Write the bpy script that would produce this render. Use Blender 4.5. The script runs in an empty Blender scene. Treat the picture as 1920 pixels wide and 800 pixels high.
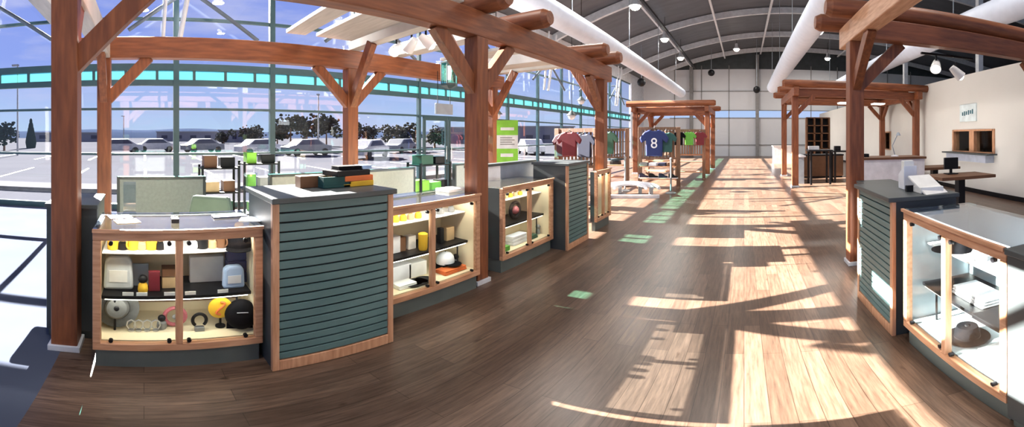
import bpy, bmesh, math, random
from mathutils import Vector, Matrix
random.seed(7)
PI = math.pi; R = math.radians
SC = bpy.context.scene; COL = SC.collection

# ------------------------------------------------------------------ camera (cylindrical-like panorama, 153.6 x 64 degrees)
cam = bpy.data.cameras.new('camera'); cam.type = 'PANO'; cam.panorama_type = 'EQUIRECTANGULAR'
cam.latitude_min = R(-43.6); cam.latitude_max = R(20.4)
cam.longitude_min = R(-111.6); cam.longitude_max = R(42.0)
co = bpy.data.objects.new('camera', cam); COL.objects.link(co)
co.location = (0, 0, 1.6); co.rotation_euler = (R(90), 0, 0); SC.camera = co
SC.view_settings.view_transform = 'Standard'; SC.view_settings.look = 'None'
SC.view_settings.gamma = 1.0; SC.view_settings.use_curve_mapping = False
SC.view_settings.exposure = 0.0
SUN_STRENGTH = 95.0; SKY_STRENGTH = 1.0; BAY_POWER = 170.0

# ------------------------------------------------------------------ world
w = bpy.data.worlds.new('sky'); SC.world = w; w.use_nodes = True
nt = w.node_tree; nd = nt.nodes; lk = nt.links; nd.clear()
out = nd.new('ShaderNodeOutputWorld'); bg = nd.new('ShaderNodeBackground'); bg.inputs[1].default_value = SKY_STRENGTH
tc = nd.new('ShaderNodeTexCoord'); sx = nd.new('ShaderNodeSeparateXYZ'); lk.new(tc.outputs['Generated'], sx.inputs[0])
cr = nd.new('ShaderNodeValToRGB'); e = cr.color_ramp.elements
e[0].position = 0.0; e[0].color = (.50, .68, .93, 1); e[1].position = 1.0; e[1].color = (.16, .24, .72, 1)
for p, c in ((.07, (.44, .60, .94)), (.2, (.29, .40, .90)), (.45, (.24, .33, .86))):
    q = e.new(p); q.color = (*c, 1)
lk.new(sx.outputs[2], cr.inputs[0])
mp = nd.new('ShaderNodeMapping'); mp.inputs['Scale'].default_value = (1.2, 1.2, 5.0); lk.new(tc.outputs['Generated'], mp.inputs[0])
nz = nd.new('ShaderNodeTexNoise'); nz.inputs['Scale'].default_value = 2.6; nz.inputs['Detail'].default_value = 6; nz.inputs['Roughness'].default_value = .55
lk.new(mp.outputs[0], nz.inputs[0])
cl = nd.new('ShaderNodeValToRGB'); cl.color_ramp.elements[0].position = .46; cl.color_ramp.elements[1].position = .78
lk.new(nz.outputs[0], cl.inputs[0])
mx = nd.new('ShaderNodeMixRGB'); mx.inputs[2].default_value = (.58, .62, .92, 1)
lk.new(cl.outputs[0], mx.inputs[0]); lk.new(cr.outputs[0], mx.inputs[1]); lk.new(mx.outputs[0], bg.inputs[0]); lk.new(bg.outputs[0], out.inputs[0])

# ------------------------------------------------------------------ sun, low from the glass front
sl = bpy.data.lights.new('sun', 'SUN'); sl.energy = SUN_STRENGTH; sl.angle = R(.3); sl.color = (1, .95, .88)
so = bpy.data.objects.new('sun', sl); COL.objects.link(so)
so.rotation_euler = Vector((-1, -.02, .44)).to_track_quat('Z', 'Y').to_euler(); so.location = (-20, -5, 15)

# ------------------------------------------------------------------ materials
MATS = {}
def mat(name, col, rough=.6, col2=None, scale=6, stretch=(1, 1, 1), metal=0, bump=0, spec=.5, emit=None, es=0):
    if name in MATS: return MATS[name]
    m = bpy.data.materials.new(name); m.use_nodes = True; n = m.node_tree; b = n.nodes['Principled BSDF']
    b.inputs['Roughness'].default_value = rough; b.inputs['Metallic'].default_value = metal
    b.inputs['Specular IOR Level'].default_value = spec
    if col2 is None: col2 = tuple(c * .8 for c in col)
    t = n.nodes.new('ShaderNodeTexCoord'); mp = n.nodes.new('ShaderNodeMapping'); mp.inputs['Scale'].default_value = stretch
    z = n.nodes.new('ShaderNodeTexNoise'); z.inputs['Scale'].default_value = scale; z.inputs['Detail'].default_value = 5
    r = n.nodes.new('ShaderNodeValToRGB'); r.color_ramp.elements[0].position = .32; r.color_ramp.elements[1].position = .68
    r.color_ramp.elements[0].color = (*col2, 1); r.color_ramp.elements[1].color = (*col, 1)
    n.links.new(t.outputs['Object'], mp.inputs[0]); n.links.new(mp.outputs[0], z.inputs[0]); n.links.new(z.outputs[0], r.inputs[0])
    n.links.new(r.outputs[0], b.inputs['Base Color'])
    if bump:
        bp = n.nodes.new('ShaderNodeBump'); bp.inputs['Strength'].default_value = bump; bp.inputs['Distance'].default_value = .01
        n.links.new(z.outputs[0], bp.inputs['Height']); n.links.new(bp.outputs[0], b.inputs['Normal'])
    if emit: b.inputs['Emission Color'].default_value = (*emit, 1); b.inputs['Emission Strength'].default_value = es
    MATS[name] = m; return m
def glass(name, tint=(1, 1, 1), ior=1.4, rough=0.0, milky=0):
    m = bpy.data.materials.new(name); m.use_nodes = True; n = m.node_tree; n.nodes.clear()
    o = n.nodes.new('ShaderNodeOutputMaterial'); x = n.nodes.new('ShaderNodeMixShader')
    t = n.nodes.new('ShaderNodeBsdfTransparent'); t.inputs[0].default_value = (*tint, 1)
    g = n.nodes.new('ShaderNodeBsdfGlossy'); g.inputs['Roughness'].default_value = rough
    lw = n.nodes.new('ShaderNodeLayerWeight'); lw.inputs[0].default_value = .5; f0 = ((ior - 1) / (ior + 1)) ** 2   # Schlick reflectance, same from both sides
    p = n.nodes.new('ShaderNodeMath'); p.operation = 'POWER'; p.inputs[1].default_value = 5; f = n.nodes.new('ShaderNodeMath'); f.operation = 'MULTIPLY_ADD'; f.inputs[1].default_value = 1 - f0; f.inputs[2].default_value = f0
    n.links.new(lw.outputs['Facing'], p.inputs[0]); n.links.new(p.outputs[0], f.inputs[0]); n.links.new(f.outputs[0], x.inputs[0]); n.links.new(t.outputs[0], x.inputs[1]); n.links.new(g.outputs[0], x.inputs[2]); n.links.new(x.outputs[0], o.inputs[0])
    if milky:
        x2 = n.nodes.new('ShaderNodeMixShader'); x2.inputs[0].default_value = milky; tr = n.nodes.new('ShaderNodeBsdfTranslucent'); tr.inputs[0].default_value = (*tint, 1)
        n.links.new(x.outputs[0], x2.inputs[1]); n.links.new(tr.outputs[0], x2.inputs[2]); n.links.new(x2.outputs[0], o.inputs[0])
    MATS[name] = m; return m
W1, W2 = (.25, .078, .026), (.14, .038, .013)
TX = mat('cedar_x', W1, .5, W2, 3, (1, 9, 9), bump=.15); TY = mat('cedar_y', W1, .5, W2, 3, (9, 1, 9), bump=.15); TZ = mat('cedar_z', W1, .5, W2, 3, (9, 9, 1), bump=.15)
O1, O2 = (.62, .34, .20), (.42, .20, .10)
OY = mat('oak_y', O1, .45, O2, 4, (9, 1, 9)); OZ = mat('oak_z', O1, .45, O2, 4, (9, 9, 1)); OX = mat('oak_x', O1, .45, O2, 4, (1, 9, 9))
SLAT = mat('slate_teal_laminate', (.105, .185, .185), .42, (.075, .145, .145), 2)
DARK = mat('charcoal_laminate', (.055, .065, .068), .45, (.04, .048, .05), 3)
TOE = mat('grey_green_laminate', (.12, .14, .13), .5, (.09, .11, .10), 3)
BLACK = mat('black_plastic', (.007, .007, .009), .45, spec=.25); BFAB = mat('black_cloth', (.006, .006, .008), .95, scale=40, bump=.3, spec=.08)
CREAM = mat('cream_laminate', (.80, .68, .47), .6, (.74, .62, .42), 2); WHITE = mat('white_paint', (.80, .80, .80), .5, (.74, .74, .76), 2)
WPLAS = mat('white_plastic', (.85, .86, .90), .35); STEEL = mat('grey_steel', (.33, .37, .42), .4, metal=.3); LSTEEL = mat('light_steel', (.66, .68, .72), .45)
MULL = mat('dark_green_aluminium', (.035, .085, .10), .4, (.025, .065, .08), 3); CHROME = mat('chrome', (.8, .8, .8), .15, metal=1)
GLASS = glass('clear_glass'); TINT = glass('turquoise_glass', (.46, .88, .84), milky=.018); CGLASS = glass('case_glass', (.97, 1, .99), 1.3); TOPG = glass('counter_top_glass', (.80, .85, .90), 2.4, .02)
DUCT = mat('white_duct_fabric', (.68, .75, .90), .6, (.62, .69, .84), 4); DECK = mat('dark_roof_deck', (.105, .11, .125), .5, (.07, .075, .085), .8, (1, 4, 1))
BULB = mat('lamp_glow', (1, 1, 1), .5, emit=(1, .93, .8), es=9); LED = mat('led_strip_glow', (1, 1, 1), .5, emit=(1, .93, .78), es=6)
PALE = mat('pale_roof_panel', (.50, .48, .46), .6, (.40, .385, .37), 3, (1, 8, 1))
PARTC = mat('partition_cream_fabric', (.52, .53, .47), .9, (.46, .47, .42), 30); PARTG = mat('partition_grey_fabric', (.30, .34, .32), .9, (.26, .30, .28), 30)
WALLM = mat('warm_white_wall', (.72, .70, .66), .7, (.68, .66, .62), .6)
def cm(name, col, rough=.6, **k): return mat(name, col, rough, **k)
YEL = cm('yellow', (.85, .50, .03)); ORG = cm('orange_red', (.75, .17, .04)); RED = cm('red', (.17, .01, .02)); BLU = cm('royal_blue', (.008, .022, .13)); GRN = cm('leaf_green', (.12, .42, .05)); LIME = cm('lime_green', (.25, .62, .05))
BRN = cm('brown', (.16, .07, .03)); TAN = cm('tan', (.55, .38, .20)); GRY = cm('mid_grey', (.25, .25, .25)); FELT = cm('grey_felt', (.15, .15, .145), .95, scale=30, bump=.3); PINK = cm('dusty_red', (.45, .12, .14)); TEALM = cm('dark_teal', (.015, .08, .075)); PAPER = cm('paper', (.85, .84, .80)); SILV = cm('silver', (.6, .6, .6), .3, metal=.8); LBLU = cm('pale_blue', (.45, .60, .85)); MAR = cm('maroon', (.07, .006, .018)); NAVY = cm('navy', (.008, .014, .05)); DGRN = cm('dark_green', (.03, .10, .06))

def plank_floor():
    m = bpy.data.materials.new('wood_planks'); m.use_nodes = True; n = m.node_tree; N = n.nodes; L = n.links; b = N['Principled BSDF']
    t = N.new('ShaderNodeTexCoord'); mp = N.new('ShaderNodeMapping'); mp.inputs['Rotation'].default_value = (0, 0, R(90)); L.new(t.outputs['Object'], mp.inputs[0])
    br = N.new('ShaderNodeTexBrick'); br.offset = .37; br.inputs['Scale'].default_value = 1; br.inputs['Brick Width'].default_value = 1.25; br.inputs['Row Height'].default_value = .125
    br.inputs['Mortar Size'].default_value = .0022; br.inputs['Color1'].default_value = (.148, .096, .068, 1); br.inputs['Color2'].default_value = (.088, .054, .037, 1); br.inputs['Mortar'].default_value = (.05, .03, .02, 1)
    L.new(mp.outputs[0], br.inputs[0])
    m2 = N.new('ShaderNodeMapping'); m2.inputs['Scale'].default_value = (22, 1.6, 1); L.new(t.outputs['Object'], m2.inputs[0])
    z = N.new('ShaderNodeTexNoise'); z.inputs['Scale'].default_value = 2.2; z.inputs['Detail'].default_value = 8; z.inputs['Roughness'].default_value = .65; L.new(m2.outputs[0], z.inputs[0])
    r = N.new('ShaderNodeValToRGB'); r.color_ramp.elements[0].position = .3; r.color_ramp.elements[0].color = (.38, .34, .31, 1); r.color_ramp.elements[1].position = .7; r.color_ramp.elements[1].color = (1.5, 1.45, 1.4, 1); L.new(z.outputs[0], r.inputs[0])
    mu = N.new('ShaderNodeMixRGB'); mu.blend_type = 'MULTIPLY'; mu.inputs[0].default_value = .8; L.new(br.outputs[0], mu.inputs[1]); L.new(r.outputs[0], mu.inputs[2])
    k = N.new('ShaderNodeTexNoise'); k.inputs['Scale'].default_value = 5; k.inputs['Detail'].default_value = 3; m3 = N.new('ShaderNodeMapping'); m3.inputs['Scale'].default_value = (2, .7, 1); L.new(t.outputs['Object'], m3.inputs[0]); L.new(m3.outputs[0], k.inputs[0])
    kr = N.new('ShaderNodeValToRGB'); kr.color_ramp.elements[0].position = .68; kr.color_ramp.elements[0].color = (1, 1, 1, 1); kr.color_ramp.elements[1].position = .76; kr.color_ramp.elements[1].color = (.35, .28, .22, 1); L.new(k.outputs[0], kr.inputs[0])
    m4 = N.new('ShaderNodeMixRGB'); m4.blend_type = 'MULTIPLY'; m4.inputs[0].default_value = .9; L.new(mu.outputs[0], m4.inputs[1]); L.new(kr.outputs[0], m4.inputs[2])
    L.new(m4.outputs[0], b.inputs['Base Color']); b.inputs['Roughness'].default_value = .33; b.inputs['Specular IOR Level'].default_value = .45
    bp = N.new('ShaderNodeBump'); bp.inputs['Strength'].default_value = .12; bp.inputs['Distance'].default_value = .004; L.new(z.outputs[0], bp.inputs['Height']); L.new(bp.outputs[0], b.inputs['Normal'])
    return m
PLANK = plank_floor()
CONC = mat('pale_concrete_floor', (.085, .098, .135), .8, (.075, .087, .122), 1.2, spec=0)
LOT = mat('pale_asphalt_lot', (.056, .058, .068), 1, (.048, .050, .060), .15, spec=0)

# ------------------------------------------------------------------ mesh helpers
class MB:
    def __init__(s): s.bm = bmesh.new()
    def box(s, x0, x1, y0, y1, z0, z1):
        return s.obox(((x0 + x1) / 2, (y0 + y1) / 2, (z0 + z1) / 2), (abs(x1 - x0), abs(y1 - y0), abs(z1 - z0)))
    def obox(s, c, d, rot=None):
        M = Matrix.Translation(c) @ (rot.to_4x4() if rot else Matrix.Identity(4)) @ Matrix.Diagonal((*d, 1))
        bmesh.ops.create_cube(s.bm, size=1, matrix=M); return s
    def beam(s, p0, p1, wd, ht):
        p0, p1 = Vector(p0), Vector(p1); v = p1 - p0; y = v.normalized(); up = Vector((0, 0, 1))
        if abs(y.z) > .98: up = Vector((0, 1, 0))
        x = y.cross(up).normalized(); z = x.cross(y)
        return s.obox((p0 + p1) / 2, (wd, v.length, ht), Matrix((x, y, z)).transposed())
    def tube(s, p0, p1, r, r2=None, n=12):
        p0, p1 = Vector(p0), Vector(p1); v = p1 - p0
        M = Matrix.Translation((p0 + p1) / 2) @ v.to_track_quat('Z', 'Y').to_matrix().to_4x4()
        bmesh.ops.create_cone(s.bm, cap_ends=True, segments=n, radius1=r, radius2=r if r2 is None else r2, depth=v.length, matrix=M); return s
    def path(s, pts, r, n=8):
        for a, b in zip(pts, pts[1:]): s.tube(a, b, r, n=n)
        for p in pts[1:-1]: s.ball(p, r, 1)
        return s
    def ball(s, c, r, sub=2, sc=(1, 1, 1)):
        bmesh.ops.create_icosphere(s.bm, subdivisions=sub, radius=1, matrix=Matrix.Translation(c) @ Matrix.Diagonal((r * sc[0], r * sc[1], r * sc[2], 1))); return s
    def lathe(s, prof, c=(0, 0, 0), n=24, rot=None, sq=1):
        c = Vector(c); rings = []
        for r_, z_ in prof:
            ring = []
            for k in range(n):
                a = 2 * PI * k / n; v = Vector((r_ * math.cos(a), r_ * math.sin(a) * sq, z_))
                if rot: v = rot @ v
                ring.append(s.bm.verts.new(v + c))
            rings.append(ring)
        for a, b in zip(rings, rings[1:]):
            for k in range(n): s.bm.faces.new((a[k], a[(k + 1) % n], b[(k + 1) % n], b[k]))
        for ring, fl in ((rings[0], 1), (rings[-1], 0)):
            try: s.bm.faces.new(ring[::-1] if fl else ring)
            except ValueError: pass
        return s
    def prism(s, pts, t, origin=(0, 0, 0), ux=(0, 1, 0), uy=(0, 0, 1)):
        o = Vector(origin); ux = Vector(ux); uy = Vector(uy); nz = ux.cross(uy).normalized()
        a = [s.bm.verts.new(o + ux * p + uy * q - nz * t / 2) for p, q in pts]; b = [s.bm.verts.new(o + ux * p + uy * q + nz * t / 2) for p, q in pts]
        n = len(pts); f1 = s.bm.faces.new(a[::-1]); f2 = s.bm.faces.new(b)
        for k in range(n): s.bm.faces.new((a[k], a[(k + 1) % n], b[(k + 1) % n], b[k]))
        return s
    def build(s, name, m, parent=None, smooth=False, bev=0, loc=None, rotz=0):
        bmesh.ops.recalc_face_normals(s.bm, faces=s.bm.faces)
        me = bpy.data.meshes.new(name); s.bm.to_mesh(me); s.bm.free()
        if smooth:
            me.polygons.foreach_set('use_smooth', [True] * len(me.polygons)); me.set_sharp_from_angle(angle=R(40))
        for q in (m if isinstance(m, (list, tuple)) else [m]): me.materials.append(q)
        o = bpy.data.objects.new(name, me); COL.objects.link(o)
        if parent: o.parent = parent
        if loc: o.location = loc
        if rotz: o.rotation_euler.z = rotz
        if bev:
            bv = o.modifiers.new('bevel', 'BEVEL'); bv.width = bev; bv.segments = 2; bv.limit_method = 'ANGLE'
        return o
def tag(o, label, cat, group=None, kind=None):
    o['label'] = label; o['category'] = cat
    if group: o['group'] = group
    if kind: o['kind'] = kind
    return o
def thing(name, label, cat, loc=(0, 0, 0), rotz=0, group=None):
    o = bpy.data.objects.new(name, None); COL.objects.link(o); o.empty_display_size = .1
    o.location = loc; o.rotation_euler = (0, 0, rotz); return tag(o, label, cat, group)
def struct(o): o['kind'] = 'structure'; return o
def dup(root, loc, rotz, label, group=None, parent=None):
    r = root.copy(); COL.objects.link(r)
    if parent is None:
        r.location = loc; r.rotation_euler = (0, 0, rotz); r['label'] = label
        if group: r['group'] = group
    else: r.parent = parent
    for ch in list(root.children): dup(ch, None, 0, None, None, r)
    return r
def YX(px, X): return X / math.tan(R((px - 1395) / 12.5))            # photo column -> place along the hall at a given lateral distance
def AZ(px, r): a = R((px - 1395) / 12.5); return r * math.sin(a), r * math.cos(a)

# ================================================================== ROOM SHELL
GX = -8.3
struct(MB().box(GX, 20, -.55, 30.5, -.1, 0).build('floor', PLANK))
struct(MB().box(GX, 20, -6, -.55, -.1, 0).build('floor', CONC))
def rz(x):
    return 8.7 - .0190 * (x - 3.15) ** 2 if x < 3.15 else 8.7 - .006 * (x - 3.15) ** 2
b = MB()
xs = [GX - .5 + k * 1.0 for k in range(30)]
for a, c in zip(xs, xs[1:]):
    b.prism([(a, rz(a)), (c, rz(c)), (c, rz(c) + .25), (a, rz(a) + .25)], 36.5, (0, 12.25, 0), (1, 0, 0), (0, 0, 1))
struct(b.build('ceiling', DECK))
n_tr = 0
def trim(o):
    return struct(o)
for Y in (5, 10, 15, 20, 25, 29.6):                                     # arched roof beams
    b = MB()
    for a, c in zip(xs[:-1], xs[1:]):
        b.beam((a, Y, rz(a) - .22), (c, Y, rz(c) - .22), .16, .34)
    struct(b.build('roof_beam', LSTEEL))
for X in (-4.2, -1.5, 1.3, 4.3, 7.5, 11):                               # purlins along the hall
    struct(MB().box(X - .05, X + .05, -5, 30, rz(X) - .52, rz(X) - .42).build('roof_purlin', LSTEEL))
# end wall with panel joints and a clerestory band
struct(MB().box(-9, 20, 30.5, 30.7, 7.0, 9.0).build('wall_back', DARK)); b = MB(); b.box(-9, 20, 30.5, 30.7, 0, 3.05); b.box(-9, 20, 30.5, 30.7, 3.65, 7.0); struct(b.build('wall_back', mat('white_wall_panels', (.66, .68, .71), .6, (.60, .62, .66), .5)))
b = MB()
for z in (.9, 3.05, 3.65, 5.2): b.box(-6, 20, 30.44, 30.5, z - .03, z + .03)
for k in range(10): b.box(-5.6 + 2.2 * k - .03, -5.6 + 2.2 * k + .03, 30.44, 30.5, 0, 7.3)
struct(b.build('trim_1', GRY))
o = struct(bpy.data.objects.new('window_20', None)); COL.objects.link(o)
MB().box(-6, 20, 30.55, 30.58, 3.05, 3.65).build('glass_pane', GLASS, o)
for X in (-4.2, 1.05, 9): struct(MB().box(X - .13, X + .13, 30.1, 30.4, 0, rz(X) - .5).build('column', GRY))
# right partition wall with two openings
RX = 6.1; b = MB(); y0, y1 = -6, 30.5
for a, c, z0, z1 in ((y0, 7.95, 0, 3.4), (9.95, 15.1, 0, 3.4), (16.1, y1, 0, 3.4), (7.95, 9.95, 0, 1.17), (7.95, 9.95, 1.74, 3.4), (15.1, 16.1, 0, 1.05), (15.1, 16.1, 1.75, 3.4)):
    b.box(RX, RX + .15, a, c, z0, z1)
struct(b.build('wall_right', WALLM))
struct(MB().box(RX - .02, RX, y0, y1, 0, .12).build('baseboard_right', BLACK))
struct(MB().box(20, 20.2, -6, 30.5, 0, 8).build('wall_far_right', DARK))
b = MB(); b.box(RX + .15, RX + 1.6, 7.3, 10.4, 3.2, 3.3); b.box(RX + 1.5, RX + 1.6, 7.3, 10.4, 0, 3.2); b.box(RX + .15, RX + 1.5, 7.2, 7.3, 0, 3.2); b.box(RX + .15, RX + 1.5, 10.4, 10.5, 0, 3.2)
struct(b.build('wall_ticket_room', BRN))
b = MB(); b.box(RX + .15, RX + 1.6, 14.7, 16.5, 2.2, 2.3); b.box(RX + 1.5, RX + 1.6, 14.7, 16.5, 0, 2.3); b.box(RX + .15, RX + 1.5, 14.6, 14.7, 0, 2.3); b.box(RX + .15, RX + 1.5, 16.5, 16.6, 0, 2.3)
struct(b.build('wall_back_room', BRN))
def opening(n, a, c, z0, z1, mids):
    o = struct(bpy.data.objects.new('window_%d' % n, None)); COL.objects.link(o)
    f = MB(); x0, x1 = RX - .04, RX + .17
    f.box(x0, x1, a - .05, a + .03, z0 - .04, z1 + .05); f.box(x0, x1, c - .03, c + .05, z0 - .04, z1 + .05); f.box(x0, x1, a, c, z1, z1 + .05); f.box(x0, x1, a, c, z0 - .04, z0)
    for q in mids: f.box(x0, x1, q - .12, q + .12, z0, z1)
    f.build('window_frame', OZ, o); return o
o = opening(21, 7.95, 9.95, 1.17, 1.74, [8.95]); MB().box(RX + .06, RX + .07, 7.98, 9.92, 1.17, 1.74).build('glass_pane', CGLASS, o)
o2 = opening(22, 15.1, 16.1, 1.05, 1.75, []); MB().box(RX + .06, RX + .07, 15.12, 16.08, 1.05, 1.75).build('glass_pane', CGLASS, o2)
t = thing('service_ledge', 'grey ledge with steel apron under the twin openings in the right wall', 'ledge', (RX, 8.95, 1.1))
MB().box(-.35, -.002, -1.15, 1.15, 0, .04).build('shelf', DARK, t, bev=.004); MB().box(-.28, -.002, -1.0, 1.0, -.2, 0).build('apron', mat('brushed_apron', (.55, .6, .72), .3, metal=.3), t)

# ------------------------------------------------------------------ glass front, one window per bay
b = MB(); b.box(GX - .1, GX + .1, -9, 26.98, 5.5, rz(GX)); struct(b.build('wall_left', mat('white_fascia', (.7, .72, .76), .6)))
struct(MB().box(GX - .1, GX + .1, 27.02, 30.5, 0, rz(GX)).build('wall_left', mat('white_side_wall', (.62, .65, .72), .6)))
rails = [(.0, .12), (1.185, 1.235), (2.165, 2.215), (2.70, 2.83), (3.04, 3.19), (4.195, 4.26), (5.42, 5.5)]
for k in range(-4, 12):
    a = .70 + 2.19 * k; c = a + 2.19
    o = struct(bpy.data.objects.new('window_%d' % (k + 5), None)); COL.objects.link(o)
    f = MB()
    w2 = .062 if k in (0, 1) else .04
    f.box(GX - .06, GX + .06, a - w2, a + w2, 0, 5.5)
    for z0, z1 in rails: f.box(GX - .045, GX + .045, a + w2, c - .03, z0, z1)
    for q in (.18, .5, .81): f.box(GX - .03, GX + .03, a + 2.19 * q - .03, a + 2.19 * q + .03, 2.83, 3.04)
    f.build('window_frame', MULL, o)
    g = MB()
    for z0, z1 in ((.12, 1.185), (1.235, 2.165), (2.215, 2.70), (3.19, 4.195), (4.26, 5.42)):
        g.box(GX - .006, GX + .006, a + w2, c - .03, z0, z1)
    g.build('glass_pane', GLASS, o)
    MB().box(GX - .006, GX + .006, a + w2, c - .03, 2.83, 3.04).build('tinted_pane', TINT, o)
for k in range(-1, 6):                                                     # steel bracing inside the front
    Y = .93 + 4.38 * k; b = MB(); X = GX + .4
    b.tube((X, Y, 4.8), (X, Y - 1.25, 3.85), .045); b.tube((X, Y, 4.8), (X, Y + 1.5, 3.7), .045)
    b.tube((X, Y, 4.8), (GX + .05, Y, 4.8), .04)
    struct(b.build('truss_brace', mat('slate_steel', (.10, .13, .17), .5), smooth=True))
    b = MB(); b.tube((X + .1, Y - .22, 3.5), (X + .25, Y + .2, 6.0), .055); b.tube((X + .1, Y - .55, 3.5), (X + .25, Y - .40, 6.0), .04)
    struct(b.build('truss_leg', LSTEEL, smooth=True))

# ducts, long fabric tubes
for nm, X, z, r, y1_, lab in (('a', -4.15, 4.47, .30, 25.3, 'long white fabric air duct running above the left pergola posts'), ('b', 1.7, 4.5, .34, 22.8, 'long white fabric air duct hanging between the two rows of counters'), ('c', 5.25, 4.45, .33, 25, 'long white fabric air duct beside the right partition wall')):
    t = thing('air_duct', lab, 'duct', (X, -4, z), 0, 'ceiling air ducts')
    L = y1_ + 4
    MB().lathe([(r * .3, 0), (r, .15), (r, L - .25), (r * .6, L)], rot=Matrix.Rotation(R(-90), 3, 'X'), n=28).build('duct_tube', DUCT, t, smooth=True)
    for q in range(6):
        MB().tube((0, 3 + q * 4.8, r - .03), (0, 3 + q * 4.8, rz(X) - z + .02), .012).build('hanger', STEEL, t)
for X, Y in ((8.0, 17.8), (8.0, 11.3)):
    struct(MB().box(X - .1, X + .1, Y - .1, Y + .1, 0, rz(X) - .3).build('column', LSTEEL))
o = struct(bpy.data.objects.new('door_1', None)); COL.objects.link(o)
for ya in (7.35, 8.38):
    f = MB(); f.box(GX + .07, GX + .12, ya, ya + .09, .02, 2.16); f.box(GX + .07, GX + .12, ya + .9, ya + .99, .02, 2.16); f.box(GX + .07, GX + .12, ya + .09, ya + .9, 2.06, 2.16); f.box(GX + .07, GX + .12, ya + .09, ya + .9, .02, .25)
    f.build('door_frame', MULL, o); MB().box(GX + .09, GX + .10, ya + .09, ya + .9, .25, 2.06).build('glass_pane', GLASS, o)
for q in (8.25, 8.47): MB().tube((GX + .16, q, .9), (GX + .16, q, 1.3), .015).build('door_handle', CHROME, o)
# high-bay lamps: first three along the rail, the rest added to brighten the hall
bays = [(-3.9, 13.3, 6.5), (-3.9, 18.5, 6.5), (-3.9, 23.3, 6.5), (-3.9, 8.0, 6.5), (-3.9, 2.5, 6.5), (4, 20, 7.3), (4, 12, 7.3), (3, 4, 7.3), (-.5, 0, 7.3), (-.5, 9, 7.5), (-.5, 25.5, 7.5), (6, 27, 7.3)]
words = ['second from the near end, above the left pergola', 'third along the ceiling rail', 'farthest along the ceiling rail', 'added above the far end of the left counters', 'added nearest the glass front above the left counters', 'added above the far right pergola', 'added over the right seating area', 'added above the right counters', 'added above the spot where the view is taken', 'added over the middle of the wooden aisle', 'added close to the end wall centre', 'added close to the end wall at its right']
lamp0 = None
for i, (X, Y, z) in enumerate(bays):
    lab = 'round glowing high-bay ceiling lamp ' + words[i]
    if lamp0 is None:
        t = thing('ceiling_lamp', lab, 'lamp', (X, Y, z), 0, 'high-bay ceiling lamps')
        MB().lathe([(.05, .42), (.09, .38), (.10, .2), (.24, 0), (.22, 0), (.08, .19)]).build('lamp_shade', LSTEEL, t, smooth=True)
        MB().ball((0, 0, -.02), .19, 2, (1, 1, .8)).build('bulb', BULB, t, smooth=True)
        MB().tube((0, 0, .42), (0, 0, 1.2), .012).build('cord', BLACK, t)
        lamp0 = t
    else: dup(lamp0, (X, Y, z), 0, lab)
    ld = bpy.data.lights.new('bay_light', 'AREA'); ld.shape = 'DISK'; ld.size = .4; ld.energy = BAY_POWER; ld.color = (1, .95, .88)
    lo = bpy.data.objects.new('bay_light', ld); COL.objects.link(lo); lo.location = (X, Y, z - .2)
struct(MB().box(-3.75, -3.65, -4, 29, 6.75, 6.85).build('lamp_rail', BLACK))
for i, (X, Y, z, lab) in enumerate(((-2.4, 28, 6.3, 'small black ball loudspeaker left of the end wall centre'), (.9, 27, 4.9, 'small black ball loudspeaker hanging lower before the end wall'), (-6.0, 21.8, 4.8, 'small black ball loudspeaker by the left side wall'))):
    t = thing('loudspeaker', lab, 'speaker', (X, Y, z), 0, 'hanging loudspeakers')
    MB().ball((0, 0, 0), .26).build('speaker_body', BLACK, t, smooth=True); MB().tube((0, 0, .2), (0, 0, rz(X) - z + .02), .02).build('hanger', STEEL, t)

# ================================================================== OUTSIDE
struct(MB().box(-420, GX - .1, -300, 400, -.35, -.12).build('ground', LOT))
b = MB()
for k in range(14): b.box(-20, -14, -12 + 3 * k, -11.88 + 3 * k, -.12, -.11)
for k in range(16): b.box(-34, -27, -16 + 4 * k, -15.85 + 4 * k, -.12, -.11)
struct(b.build('parking_lines', WHITE))
b = MB(); b.box(-12.7, -11.4, -20, 60, -.12, .0); struct(b.build('kerb', mat('bright_kerb', (.10, .10, .11), 1, spec=0)))
def ridge(name, r, h0, amp, m, seed):
    random.seed(seed); b = MB(); ph = [random.uniform(0, 6) for _ in range(6)]; prev = None
    for k in range(101):
        a = R(-120 + k * 1.15); h = h0 + amp * sum(math.sin(a * (4 + 5 * j) + ph[j]) / (1 + j) for j in range(6))
        cur = []
        for dr, f in ((0, 0), (r * .06, .6), (r * .12, 1), (r * .3, 1.1)):
            cur.append(b.bm.verts.new(((r + dr) * math.sin(a), (r + dr) * math.cos(a), -.3 + h * f)))
        if prev:
            for j in range(3): b.bm.faces.new((prev[j], cur[j], cur[j + 1], prev[j + 1]))
        prev = cur
    return struct(b.build(name, m, smooth=True))
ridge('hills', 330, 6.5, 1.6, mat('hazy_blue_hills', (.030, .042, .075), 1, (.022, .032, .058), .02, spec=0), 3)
HB = mat('pale_building', (.22, .22, .25), 1, spec=0)
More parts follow.
